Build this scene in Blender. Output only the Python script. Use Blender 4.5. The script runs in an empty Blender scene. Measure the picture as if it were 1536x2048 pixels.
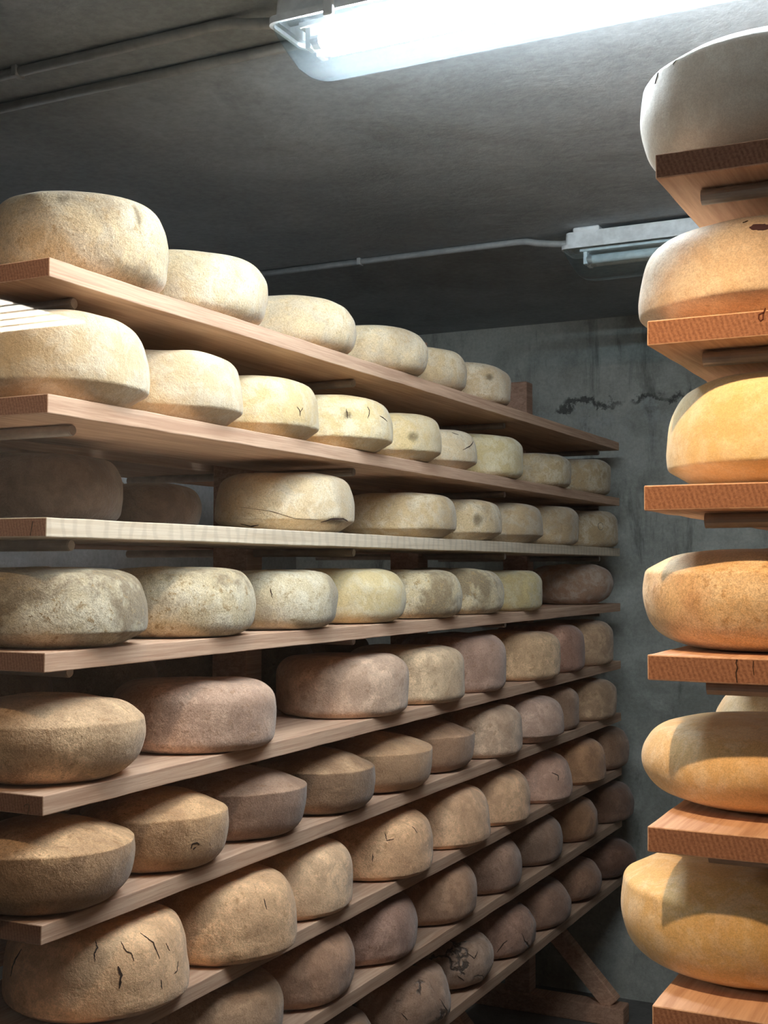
import bpy, bmesh, math, random
from mathutils import Vector, noise

# ------------------------------------------------------------------ basics
H = 1.66                       # camera height above the cellar floor
CEIL = H + 1.003
scene = bpy.context.scene
COL = scene.collection

def srgb(r, g, b):
    f = lambda c: (c/255/12.92) if c/255 <= .04045 else ((c/255+.055)/1.055)**2.4
    return (f(r), f(g), f(b), 1.0)

def link(o, parent=None):
    COL.objects.link(o)
    if parent is not None:
        o.parent = parent
    return o

def mesh_obj(name, verts, faces, mats, parent=None, smooth=True, mat_idx=None, loc=None):
    me = bpy.data.meshes.new(name)
    me.from_pydata(verts, [], faces)
    for m in (mats if isinstance(mats, (list, tuple)) else [mats]):
        me.materials.append(m)
    if smooth:
        me.polygons.foreach_set('use_smooth', [True]*len(me.polygons))
    if mat_idx:
        me.polygons.foreach_set('material_index', mat_idx)
    me.update()
    o = bpy.data.objects.new(name, me)
    if loc is not None:
        o.location = loc
    return link(o, parent)

def bm_obj(name, bm, mat, parent=None, smooth=False, loc=None, recalc=True):
    if recalc:
        bmesh.ops.recalc_face_normals(bm, faces=bm.faces)
    me = bpy.data.meshes.new(name)
    bm.to_mesh(me); bm.free()
    for m in (mat if isinstance(mat, (list, tuple)) else [mat]):
        me.materials.append(m)
    if smooth:
        me.polygons.foreach_set('use_smooth', [True]*len(me.polygons))
    o = bpy.data.objects.new(name, me)
    if loc is not None:
        o.location = loc
    return link(o, parent)

def thing(o, label, cat, group=None):
    o['label'] = label; o['category'] = cat
    if group: o['group'] = group
    return o

def structure(o):
    o['kind'] = 'structure'
    return o

def empty(name, loc):
    o = bpy.data.objects.new(name, None)
    o.empty_display_size = .05
    o.location = loc
    return link(o)

def add_box(bm, x0, x1, y0, y1, z0, z1, bevel=0.0, seg=2):
    v = [bm.verts.new((x, y, z)) for x in (x0, x1) for y in (y0, y1) for z in (z0, z1)]
    fs = [bm.faces.new([v[i] for i in q]) for q in
          ((0,1,3,2),(4,6,7,5),(0,4,5,1),(2,3,7,6),(0,2,6,4),(1,5,7,3))]
    if bevel:
        es = list({e for f in fs for e in f.edges})
        bmesh.ops.bevel(bm, geom=es, offset=bevel, segments=seg, affect='EDGES', profile=.5)

def add_tube(bm, pts, r, n=14, cap=True):
    """round bar along a polyline"""
    pts = [Vector(p) for p in pts]
    rings = []
    for i, p in enumerate(pts):
        a = pts[max(0, i-1)]; b = pts[min(len(pts)-1, i+1)]
        t = (b-a).normalized()
        up = Vector((0, 0, 1)) if abs(t.z) < .9 else Vector((0, 1, 0))
        s = t.cross(up).normalized(); w = s.cross(t)
        rings.append([bm.verts.new(p + (s*math.cos(k*2*math.pi/n) + w*math.sin(k*2*math.pi/n))*r) for k in range(n)])
    for a, b in zip(rings, rings[1:]):
        for k in range(n):
            bm.faces.new((a[k], a[(k+1) % n], b[(k+1) % n], b[k]))
    if cap:
        bm.faces.new(rings[0][::-1]); bm.faces.new(rings[-1])

TUBE_STRENGTH = 94.0
WARM_ENERGY = 48.0
WARM_FILL_ENERGY = 13.0
BACK_FILL_STRENGTH = 24.0
PANEL_STRENGTH = 30.0
SPOT_DEG = 56.0
SPOT_TILT = .50
EXPOSURE = 1.0

# ------------------------------------------------------------------ materials
def new_mat(name):
    m = bpy.data.materials.new(name); m.use_nodes = True
    nt = m.node_tree
    for n in list(nt.nodes): nt.nodes.remove(n)
    return m, nt

class NT:
    def __init__(s, nt): s.nt = nt
    def n(s, kind, **kw):
        nd = s.nt.nodes.new(kind)
        for k, v in kw.items():
            if k.startswith('_'): setattr(nd, k[1:], v)
            else: nd.inputs[k.replace('__', ' ')].default_value = v
        return nd
    def l(s, a, b): s.nt.links.new(a, b)
    def noise(s, vec, scale, detail=5, rough=.6, dist=0.0):
        nd = s.n('ShaderNodeTexNoise'); s.l(vec, nd.inputs['Vector'])
        nd.inputs['Scale'].default_value = scale; nd.inputs['Detail'].default_value = detail
        nd.inputs['Roughness'].default_value = rough; nd.inputs['Distortion'].default_value = dist
        return nd.outputs['Fac']
    def math(s, op, a, b=None, clamp=False):
        nd = s.nt.nodes.new('ShaderNodeMath'); nd.operation = op; nd.use_clamp = clamp
        for i, x in enumerate((a, b)):
            if x is None: continue
            if isinstance(x, (int, float)): nd.inputs[i].default_value = x
            else: s.l(x, nd.inputs[i])
        return nd.outputs[0]
    def step(s, val, lo, hi, to0=0.0, to1=1.0):
        nd = s.nt.nodes.new('ShaderNodeMapRange'); nd.interpolation_type = 'SMOOTHSTEP'
        s.l(val, nd.inputs['Value'])
        nd.inputs['From Min'].default_value = lo; nd.inputs['From Max'].default_value = hi
        nd.inputs['To Min'].default_value = to0; nd.inputs['To Max'].default_value = to1
        return nd.outputs['Result']
    def mix(s, fac, a, b, mode='MIX'):
        nd = s.nt.nodes.new('ShaderNodeMix'); nd.data_type = 'RGBA'; nd.blend_type = mode
        for i, x in ((0, fac), (6, a), (7, b)):
            if isinstance(x, (int, float)): nd.inputs[i].default_value = x
            elif isinstance(x, (tuple, list)): nd.inputs[i].default_value = x
            else: s.l(x, nd.inputs[i])
        return nd.outputs[2]
    def bump(s, h, strength, dist, prev=None):
        nd = s.n('ShaderNodeBump'); nd.inputs['Strength'].default_value = strength
        nd.inputs['Distance'].default_value = dist
        s.l(h, nd.inputs['Height'])
        if prev is not None: s.l(prev, nd.inputs['Normal'])
        return nd.outputs['Normal']
    def out(s, sh):
        o = s.n('ShaderNodeOutputMaterial'); s.l(sh, o.inputs['Surface'])
    def vec_offset(s, vec, amount):
        oi = s.n('ShaderNodeObjectInfo')
        m = s.nt.nodes.new('ShaderNodeVectorMath'); m.operation = 'SCALE'
        m.inputs[0].default_value = amount; s.l(oi.outputs['Random'], m.inputs['Scale'])
        a = s.nt.nodes.new('ShaderNodeVectorMath'); a.operation = 'ADD'
        s.l(vec, a.inputs[0]); s.l(m.outputs[0], a.inputs[1])
        return a.outputs[0], oi
    def scale_vec(s, vec, sc):
        m = s.nt.nodes.new('ShaderNodeVectorMath'); m.operation = 'MULTIPLY'
        s.l(vec, m.inputs[0]); m.inputs[1].default_value = sc
        return m.outputs[0]

def simple_mat(name, col, rough=.6, metal=0.0, bump=None):
    m, nt = new_mat(name); k = NT(nt)
    p = k.n('ShaderNodeBsdfPrincipled'); p.inputs['Roughness'].default_value = rough
    p.inputs['Metallic'].default_value = metal
    tc = k.n('ShaderNodeTexCoord')
    f = k.noise(tc.outputs['Object'], 30, 4, .6)
    c = k.mix(k.step(f, .3, .7), tuple(x*.85 for x in col[:3])+(1,), tuple(min(1, x*1.12) for x in col[:3])+(1,))
    k.l(c, p.inputs['Base Color'])
    if bump:
        k.l(k.bump(k.noise(tc.outputs['Object'], bump[0], 5, .6), bump[1], .002), p.inputs['Normal'])
    k.out(p.outputs[0])
    return m

def cheese_mat(name, mould=(.42, .37, .34), rough=.85, sheen=.25, cracked=False, wax=False, pale_mix=.38):
    """rind; the object's colour is the rind colour, its alpha the amount of mould"""
    m, nt = new_mat(name); k = NT(nt)
    tc = k.n('ShaderNodeTexCoord')
    v, oi = k.vec_offset(tc.outputs['Object'], (17.0, 29.0, 11.0))
    base = oi.outputs['Color']; amt = oi.outputs['Alpha']
    at = k.n('ShaderNodeAttribute'); at.attribute_name = 'stain'
    big = k.noise(v, 6.5, 4, .55, .6)
    mid = k.noise(v, 24, 7, .68, .4)
    spots = k.noise(v, 55, 5, .7, .3)
    fine = k.noise(v, 260, 4, .75)
    grit = k.noise(v, 620, 2, .6)
    pale = k.mix(pale_mix, base, (.80, .76, .66, 1)) if pale_mix > .3 else k.mix(1.0, base, (1.28, 1.27, 1.22, 1), 'MULTIPLY')
    c = k.mix(k.step(mid, .42, .62, 0, .95), k.mix(1.0, base, (.86, .82, .78, 1), 'MULTIPLY'), pale)
    dark = k.mix(1.0, base, mould + (1,), 'MULTIPLY')
    ml = k.math('ADD', k.math('MULTIPLY', big, .62), k.math('MULTIPLY', mid, .38))
    mf = k.math('MULTIPLY', k.step(ml, .46, .60), amt, clamp=True)
    c = k.mix(mf, c, dark)
    sp = k.math('MULTIPLY', k.step(spots, .56, .65), k.math('MULTIPLY', amt, .95), clamp=True)
    c = k.mix(sp, c, k.mix(1.0, base, (.58, .48, .38, 1), 'MULTIPLY'))
    tiny = k.noise(v, 120, 4, .7)
    tp = k.math('MULTIPLY', k.step(tiny, .60, .67), k.math('MULTIPLY', amt, .9), clamp=True)
    c = k.mix(tp, c, k.mix(1.0, base, (.50, .42, .34, 1), 'MULTIPLY'))
    sd = k.n('ShaderNodeAttribute'); sd.attribute_name = 'side_mould'  # flank darkening: grey mould with shade painted in
    sf = k.math('MULTIPLY', sd.outputs['Fac'], k.step(mid, .30, .62, .55, 1.0), clamp=True)
    c = k.mix(sf, c, k.mix(1.0, base, (.46, .42, .41, 1), 'MULTIPLY'))
    stn = k.math('MULTIPLY', at.outputs['Fac'], k.step(k.math('ADD', spots, k.math('MULTIPLY', at.outputs['Fac'], .25)), .42, .66), clamp=True)
    c = k.mix(stn, c, k.mix(1.0, base, (.30, .28, .26, 1), 'MULTIPLY'))
    gr = k.math('ADD', k.math('MULTIPLY', fine, .5), k.math('MULTIPLY', grit, .5))
    c = k.mix(k.math('ADD', .25, k.math('MULTIPLY', amt, .85), True), c, k.mix(1.0, c, k.mix(k.step(gr, .38, .62), (.70, .68, .66, 1), (1.18, 1.18, 1.18, 1)), 'MULTIPLY'))
    h = k.math('ADD', k.math('MULTIPLY', mid, .6), k.math('MULTIPLY', spots, .4))
    if cracked:
        vo = k.n('ShaderNodeTexVoronoi'); vo.feature = 'DISTANCE_TO_EDGE'
        vo.inputs['Scale'].default_value = 9
        warp = k.nt.nodes.new('ShaderNodeVectorMath'); warp.operation = 'MULTIPLY_ADD'
        nn = k.n('ShaderNodeTexNoise'); nn.inputs['Scale'].default_value = 22; nn.inputs['Detail'].default_value = 4
        k.l(v, nn.inputs['Vector'])
        k.l(nn.outputs['Color'], warp.inputs[0]); warp.inputs[1].default_value = (.075, .075, .075)
        k.l(v, warp.inputs[2]); k.l(warp.outputs[0], vo.inputs['Vector'])
        line = k.step(vo.outputs['Distance'], .008, .05, 1, 0)
        mask = k.step(k.noise(v, 9, 2, .5), .50, .60)
        cr = k.math('MULTIPLY', line, mask, clamp=True)
        c = k.mix(k.math('MULTIPLY', cr, .9), c, (.05, .034, .026, 1))
        h = k.math('SUBTRACT', h, k.math('MULTIPLY', cr, .9))
    nrm = k.bump(h, .8 if not wax else .25, .007)
    nrm = k.bump(fine, .5 if not wax else .16, .0018, nrm)
    p = k.n('ShaderNodeBsdfPrincipled')
    p.inputs['Roughness'].default_value = rough
    p.inputs['Sheen Weight'].default_value = sheen
    p.inputs['Sheen Roughness'].default_value = .45
    p.inputs['Specular IOR Level'].default_value = .22 if not wax else .35
    k.l(c, p.inputs['Base Color']); k.l(nrm, p.inputs['Normal'])
    k.out(p.outputs[0])
    return m

def wood_mat(name, a, b, curly=False):
    m, nt = new_mat(name); k = NT(nt)
    tc = k.n('ShaderNodeTexCoord')
    v, oi = k.vec_offset(tc.outputs['Object'], (5.0, 9.0, 3.0))
    g = k.noise(k.scale_vec(v, (48, 2.2, 90)), 1.0, 6, .62, .8)
    g2 = k.noise(k.scale_vec(v, (210, 9, 320)), 1.0, 3, .6)
    blot = k.noise(k.scale_vec(v, (6, 1.6, 6)), 1.0, 4, .6)
    f = k.math('ADD', k.math('MULTIPLY', g, .65), k.math('MULTIPLY', g2, .35))
    c = k.mix(k.step(f, .36, .64), a, b)
    c = k.mix(k.step(blot, .5, .75, 0, .35), c, tuple(x*.62 for x in a[:3])+(1,))
    if curly:
        w = k.n('ShaderNodeTexWave'); w.wave_type = 'BANDS'; w.bands_direction = 'Y'
        w.inputs['Scale'].default_value = 9; w.inputs['Distortion'].default_value = 5
        w.inputs['Detail'].default_value = 3; w.inputs['Detail Scale'].default_value = 1.5
        k.l(v, w.inputs['Vector'])
        c = k.mix(k.step(w.outputs['Fac'], .5, .95, 0, .24), c, tuple(x*.55 for x in a[:3])+(1,))
    c = k.mix(1.0, c, oi.outputs['Color'], 'MULTIPLY')
    p = k.n('ShaderNodeBsdfPrincipled'); p.inputs['Roughness'].default_value = .75
    p.inputs['Specular IOR Level'].default_value = .25
    k.l(c, p.inputs['Base Color'])
    k.l(k.bump(f, .35, .002), p.inputs['Normal'])
    k.out(p.outputs[0])
    return m

def endgrain_mat(name, a, b):
    m, nt = new_mat(name); k = NT(nt)
    tc = k.n('ShaderNodeTexCoord')
    v, oi = k.vec_offset(tc.outputs['Object'], (.9, .0, .35))
    w = k.n('ShaderNodeTexWave'); w.wave_type = 'RINGS'; w.rings_direction = 'Y'
    w.inputs['Scale'].default_value = 55; w.inputs['Distortion'].default_value = 2.2
    w.inputs['Detail'].default_value = 3; w.inputs['Detail Scale'].default_value = 1.2
    k.l(v, w.inputs['Vector'])
    fine = k.noise(v, 300, 4, .7)
    f = k.math('ADD', k.math('MULTIPLY', w.outputs['Fac'], .13), k.math('MULTIPLY', fine, .87))
    c = k.mix(k.step(f, .25, .75), a, b)
    c = k.mix(1.0, c, oi.outputs['Color'], 'MULTIPLY')
    p = k.n('ShaderNodeBsdfPrincipled'); p.inputs['Roughness'].default_value = .85
    p.inputs['Specular IOR Level'].default_value = .2
    k.l(c, p.inputs['Base Color']); k.l(k.bump(f, .4, .0015), p.inputs['Normal'])
    k.out(p.outputs[0])
    return m

def concrete_mat(name, a, b, stain, scale=1.0, stains=.6, streak=False, rough=.85):
    m, nt = new_mat(name); k = NT(nt)
    tc = k.n('ShaderNodeTexCoord'); v = tc.outputs['Object']
    big = k.noise(v, 1.6*scale, 6, .6, .5)
    mid = k.noise(v, 6*scale, 7, .65, .3)
    fine = k.noise(v, 60*scale, 5, .7)
    c = k.mix(k.step(k.math('ADD', k.math('MULTIPLY', big, .55), k.math('MULTIPLY', mid, .45)), .36, .64), a, b)
    vs = k.scale_vec(v, (3.2, 3.2, 1.1)) if streak else k.scale_vec(v, (2.2, 2.2, 2.2))
    st = k.noise(vs, 1.0*scale, 7, .68, .8)
    c = k.mix(k.step(st, .55, .72, 0, stains), c, stain)
    if streak:      # whitish lime bloom on the damp wall
        ef = k.noise(v, 3.1, 8, .72, .6)
        c = k.mix(k.step(ef, .57, .72, 0, .5), c, (.34, .36, .36, 1))
        # dark drips and a ragged damp line with lime bloom below it
        dv = k.scale_vec(v, (7.5, 7.5, 1.3))
        c = k.mix(k.step(k.noise(dv, 1.0, 6, .7, .5), .54, .70, 0, .6), c, (.055, .058, .054, 1))
        sx = k.n('ShaderNodeSeparateXYZ'); k.l(v, sx.inputs[0])
        jag = k.math('MULTIPLY', k.math('SUBTRACT', k.noise(v, 5.0, 6, .7), .5), .32)
        zz = k.math('SUBTRACT', k.math('ADD', sx.outputs['Z'], jag), H+.66)
        band = k.math('MULTIPLY', k.step(zz, -.34, -.02), k.step(zz, -.02, .0, 1, 0))
        bl = k.math('MULTIPLY', band, k.step(k.noise(v, 11, 7, .75), .46, .62), clamp=True)
        c = k.mix(k.math('MULTIPLY', bl, .7), c, (.42, .44, .43, 1))
        ln = k.math('MULTIPLY', k.step(k.math('ABSOLUTE', zz), .004, .022, 1, 0), k.step(k.noise(v, 4, 3, .6), .46, .56), clamp=True)
        c = k.mix(k.math('MULTIPLY', ln, .8), c, (.03, .032, .03, 1))
    c = k.mix(1.0, c, k.mix(k.step(fine, .3, .7), (.88, .88, .88, 1), (1.1, 1.1, 1.1, 1)), 'MULTIPLY')
    p = k.n('ShaderNodeBsdfPrincipled'); p.inputs['Roughness'].default_value = rough
    p.inputs['Specular IOR Level'].default_value = .25
    k.l(c, p.inputs['Base Color'])
    nr = k.bump(mid, .25, .02); nr = k.bump(fine, .2, .003, nr)
    k.l(nr, p.inputs['Normal'])
    k.out(p.outputs[0])
    return m

def glass_pane_mat(name, tint, refl=1.0, haze=0.0, haze_col=(1, 1, 1, 1)):
    m, nt = new_mat(name); k = NT(nt)
    tr = k.n('ShaderNodeBsdfTransparent'); tr.inputs['Color'].default_value = tint
    gl = k.n('ShaderNodeBsdfGlossy'); gl.inputs['Roughness'].default_value = 0.02
    fr = k.n('ShaderNodeFresnel'); fr.inputs['IOR'].default_value = 1.45
    geo = k.n('ShaderNodeNewGeometry')
    # from inside the sheet the Fresnel node sees an inverted index: keep the outer faces only
    f = k.math('MULTIPLY', fr.outputs[0], k.math('SUBTRACT', 1.0, geo.outputs['Backfacing']))
    f = k.math('MULTIPLY', f, refl, clamp=True)
    mx = k.n('ShaderNodeMixShader'); k.l(f, mx.inputs[0])
    k.l(tr.outputs[0], mx.inputs[1]); k.l(gl.outputs[0], mx.inputs[2])
    sh = mx.outputs[0]
    if haze:
        tl = k.n('ShaderNodeBsdfTranslucent'); tl.inputs['Color'].default_value = haze_col
        m2 = k.n('ShaderNodeMixShader'); m2.inputs[0].default_value = haze
        k.l(sh, m2.inputs[1]); k.l(tl.outputs[0], m2.inputs[2]); sh = m2.outputs[0]
    k.out(sh)
    return m

def emit_mat(name, col, strength):
    m, nt = new_mat(name); k = NT(nt)
    e = k.n('ShaderNodeEmission'); e.inputs['Color'].default_value = col
    e.inputs['Strength'].default_value = strength
    k.out(e.outputs[0])
    return m

M_RIND = cheese_mat('rind_natural')
M_RIND_BROWN = cheese_mat('rind_brown', mould=(.50, .43, .39), pale_mix=.20)
M_RIND_CRACKED = cheese_mat('rind_cracked', mould=(.5, .44, .40), cracked=True, pale_mix=.22)
M_RIND_YOUNG = cheese_mat('rind_young', mould=(.62, .45, .34), rough=.6, sheen=.2, wax=True)
M_CRACK = simple_mat('crack_dark', srgb(58, 40, 30), .95)
M_MOULD = simple_mat('mould_dark', srgb(122, 112, 98), .95)
M_STAMP = simple_mat('stamp_purple', srgb(92, 62, 66), .9)
M_WOOD = wood_mat('shelf_wood', srgb(192, 155, 131), srgb(222, 188, 162))
M_WOOD_CURLY = wood_mat('shelf_wood_curly', srgb(214, 196, 172), srgb(232, 218, 198), curly=True)
M_END = endgrain_mat('shelf_end_grain', srgb(124, 88, 72), srgb(170, 128, 106))
M_POST = wood_mat('trestle_wood', srgb(172, 136, 116), srgb(208, 172, 150))
M_STEEL = simple_mat('rod_steel', srgb(176, 166, 158), .38, .3)
M_CONDUIT = simple_mat('conduit_grey', srgb(168, 171, 171), .45, .2)
M_CEIL = concrete_mat('ceiling_concrete', srgb(150, 157, 161), srgb(172, 179, 183), srgb(136, 139, 140), .8, .6)
M_WALL = concrete_mat('wall_concrete', srgb(146, 147, 140), srgb(190, 191, 183), srgb(78, 80, 76), 1.3, .75, True)
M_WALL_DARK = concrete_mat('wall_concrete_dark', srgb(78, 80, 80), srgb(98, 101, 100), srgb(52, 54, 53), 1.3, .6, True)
M_WALL_PALE = concrete_mat('wall_limewash', srgb(168, 172, 176), srgb(190, 194, 198), srgb(140, 142, 142), 1.0, .4)
M_FLOOR = concrete_mat('floor_concrete', srgb(92, 90, 88), srgb(116, 114, 111), srgb(74, 72, 70), 1.2, .5, rough=.6)
M_SHOP = concrete_mat('shop_plaster', srgb(118, 111, 104), srgb(134, 126, 118), srgb(104, 97, 90), 1.0, .3)
M_LAMP_BODY = simple_mat('lamp_body_grey', srgb(222, 227, 229), .5)
M_REFLECTOR = simple_mat('lamp_reflector_white', srgb(238, 240, 240), .4)
M_LENS = glass_pane_mat('lamp_lens', (.84, .94, .98, 1), 1.2, .014, (.70, .88, 1, 1))
M_CLIP = simple_mat('clip_plastic', srgb(215, 218, 218), .4)
M_TUBE_ON = emit_mat('tube_lit', (.96, .975, 1, 1), TUBE_STRENGTH)
M_TUBE_FILL = emit_mat('tube_fill', (.92, .97, 1, 1), BACK_FILL_STRENGTH)
M_TUBE_OFF = simple_mat('tube_off', srgb(205, 210, 210), .3)
M_TUBE_CAP = simple_mat('tube_cap', srgb(190, 190, 190), .35, .6)
M_LOUVRE = simple_mat('louvre_cream', srgb(205, 190, 160), .5)
M_PANEL = emit_mat('panel_lit', (1, .92, .78, 1), PANEL_STRENGTH)
M_PANE = glass_pane_mat('window_glass', (.985, .985, .985, 1), 1.0)
M_FRAME = simple_mat('window_frame_wood', srgb(70, 50, 38), .6)

# ------------------------------------------------------------------ room shell
XL, XR, YB, YF, YR = -2.85, 1.25, 4.82, 1.32, -1.9
XS = -4.9                      # left side of the shop in front of the cellar
T = .12
def shell(name, box, mat):
    bm = bmesh.new(); add_box(bm, *box)
    return structure(bm_obj(name, bm, mat))
shell('floor', (XS-T, XR+T, YR-T, YB+T, -T, 0), M_FLOOR)
shell('ceiling', (XS-T, XR+T, YR-T, YB+T, CEIL, CEIL+T), M_CEIL)
shell('wall_left', (XL-T, XL, YF, YB+T, 0, CEIL), M_WALL_PALE)
shell('wall_side', (XS-T, XS, YR-T, YF, 0, CEIL), M_SHOP)
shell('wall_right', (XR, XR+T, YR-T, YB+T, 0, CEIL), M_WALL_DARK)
shell('wall_back', (XL, XR, YB, YB+T, 0, CEIL), M_WALL)
shell('wall_rear', (XS, XR, YR-T, YR, 0, CEIL), M_SHOP)
# wall between shop and cellar, with the viewing window
OX0, OX1, OZ0, OZ1 = -1.36, .40, H-.75, H+.87
bm = bmesh.new()
for b in ((XS, OX0, 0, CEIL), (OX1, XR, 0, CEIL), (OX0, OX1, 0, OZ0), (OX0, OX1, OZ1, CEIL)):
    add_box(bm, b[0], b[1], YF-.10, YF, b[2], b[3])
structure(bm_obj('wall_front', bm, M_SHOP))
win = structure(empty('window_1', (0, YF-.05, OZ0)))
def local(o, root):
    o.location = Vector(o.location) - Vector(root.location)
bm = bmesh.new()
fw = .04
for b in ((OX0, OX0+fw, OZ0, OZ1), (OX1-fw, OX1, OZ0, OZ1), (OX0+fw, OX1-fw, OZ0, OZ0+fw), (OX0+fw, OX1-fw, OZ1-fw, OZ1)):
    add_box(bm, b[0], b[1], -.04, .04, b[2]-OZ0, b[3]-OZ0, .003)
bm_obj('frame', bm, M_FRAME, win)
bm = bmesh.new(); add_box(bm, OX0+fw, OX1-fw, -.003, .003, fw, OZ1-OZ0-fw)
bm_obj('pane', bm, M_PANE, win)

# ------------------------------------------------------------------ ceiling lamps
def tray(bm, x0, x1, y0, y1, levels, n=10, power=.28):
    """rounded tray from stacked rounded-rectangle outlines: levels = (z, inset)"""
    cx, cy = (x0+x1)/2, (y0+y1)/2
    rings = []
    for z, ix, iy, rad in levels:
        a, b = (x1-x0)/2-ix, (y1-y0)/2-iy
        rad = min(rad, a, b)
        ring = []
        for q, (sx, sy) in enumerate(((1, 1), (-1, 1), (-1, -1), (1, -1))):
            for i in range(n):
                t = q*math.pi/2 + i/(n-1)*math.pi/2
                ring.append(bm.verts.new((cx+sx*(a-rad)+rad*math.cos(t), cy+sy*(b-rad)+rad*math.sin(t), z)))
        rings.append(ring)
    m = len(rings[0])
    for r0, r1 in zip(rings, rings[1:]):
        for i in range(m):
            bm.faces.new((r0[i], r0[(i+1) % m], r1[(i+1) % m], r1[i]))
    return rings

def ceiling_lamp(x0, y0, lit, label):
    L, Wd = 1.27, .13
    root = empty('ceiling_lamp', (x0+L/2, y0+Wd/2, CEIL))
    thing(root, label, 'lamp', 'fluorescent ceiling lamps')
    zr = -.063                       # rim height below the ceiling
    hx, hy = L/2, Wd/2
    bm = bmesh.new()
    r = tray(bm, -hx, hx, -hy, hy, [(-.012, .016, .014, .012), (-.014, .013, .011, .012), (zr+.012, .010, .008, .015), (zr+.012, 0, 0, .02), (zr, 0, 0, .02), (zr, .006, .006, .02)])
    bm.faces.new(r[0])
    bm_obj('housing', bm, M_LAMP_BODY, root)
    bm = bmesh.new()
    lv = [(zr, .004, .004, .02), (zr-.012, .007, .006, .022), (zr-.045, .024, .013, .03), (zr-.072, .042, .021, .032), (zr-.080, .055, .031, .03), (zr-.084, .07, .044, .02)]
    r = tray(bm, -hx, hx, -hy, hy, lv)
    bm.faces.new(r[-1])
    bm_obj('diffuser', bm, M_LENS, root, smooth=True)
    bm = bmesh.new(); add_box(bm, -hx+.05, hx-.05, -.037, .037, zr-.006, zr+.004, .002)
    bm_obj('gear_tray', bm, M_REFLECTOR, root)
    for s in (-1, 1):
        bm = bmesh.new()
        add_tube(bm, [(-hx+.085, s*.019, zr-.028), (hx-.085, s*.019, zr-.028)], .013, 20)
        tube = bm_obj('tube', bm, M_TUBE_ON if lit else M_TUBE_OFF, root, smooth=False)
        for e in (-1, 1):
            bm = bmesh.new()
            add_tube(bm, [(e*(hx-.086), s*.019, zr-.028), (e*(hx-.070), s*.019, zr-.028)], .0135, 16)
            bm_obj('tube_cap', bm, M_TUBE_CAP, tube)
            bm = bmesh.new()
            add_box(bm, e*(hx-.066)-.006, e*(hx-.066)+.006, s*.019-.012, s*.019+.012, zr-.042, zr-.004, .002)
            bm_obj('tube_holder', bm, M_REFLECTOR, root)
    for fx in (-.80, -.30, .30, .80):
        for s in ((-1, 1) if lit else (1,)):
            bm = bmesh.new()
            add_box(bm, fx*hx-.010, fx*hx+.010, s*(hy+.003)-.004, s*(hy+.003)+.004, zr-.012, zr+.040, .003)
            bm_obj('clip', bm, M_CLIP, root)
    for fx in (-.88, -.25, .25, .88):
        bm = bmesh.new()
        add_box(bm, fx*hx-.04, fx*hx+.04, -.056, .056, -.015, .0, .005)
        bm_obj('mounting_bracket', bm, M_LAMP_BODY, root)
    return root
ceiling_lamp(-1.13, 1.80, True, 'lit white fluorescent lamp with clear ribbed cover on the ceiling nearest the window')
ceiling_lamp(-1.165, 3.485, False, 'unlit grey fluorescent lamp farther back on the ceiling, behind the right wheels')

def conduit(pts, label, clips=()):
    root = empty('conduit_pipe', pts[0])
    thing(root, label, 'pipe', 'ceiling conduits')
    bm = bmesh.new(); add_tube(bm, [Vector(p)-Vector(pts[0]) for p in pts], .010, 16)
    bm_obj('tube', bm, M_CONDUIT, root, smooth=True)
    for cx in clips:
        bm = bmesh.new()
        p0 = Vector(pts[0]); y, z = pts[0][1], pts[0][2]
        add_box(bm, cx-.007, cx+.007, y-.014, y+.014, z-.012, CEIL, .003)
        o = bm_obj('saddle_clip', bm, M_CONDUIT, root); o.location = -p0
zc = CEIL-.0115
def bend(x, y, ze):
    return [(XL+.002, y, zc), (x-.16, y, zc), (x-.13, y, zc-.002), (x-.10, y, zc-.010), (x-.05, y, ze+.004), (x-.02, y, ze), (x+.012, y, ze)]
conduit(bend(-1.11, 1.865, CEIL-.034), 'grey conduit pipe running along the ceiling into the lit lamp', (-1.75,))
conduit([(XL+.002, 2.0, zc), (-1.2, 2.0, zc), (XR-.002, 2.0, zc)], 'grey straight conduit pipe along the ceiling passing just behind the lit lamp', (-1.95, -.4))
conduit(bend(-1.155, 3.535, CEIL-.034), 'thin grey conduit pipe on the ceiling running into the unlit far lamp', (-1.855,))

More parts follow.
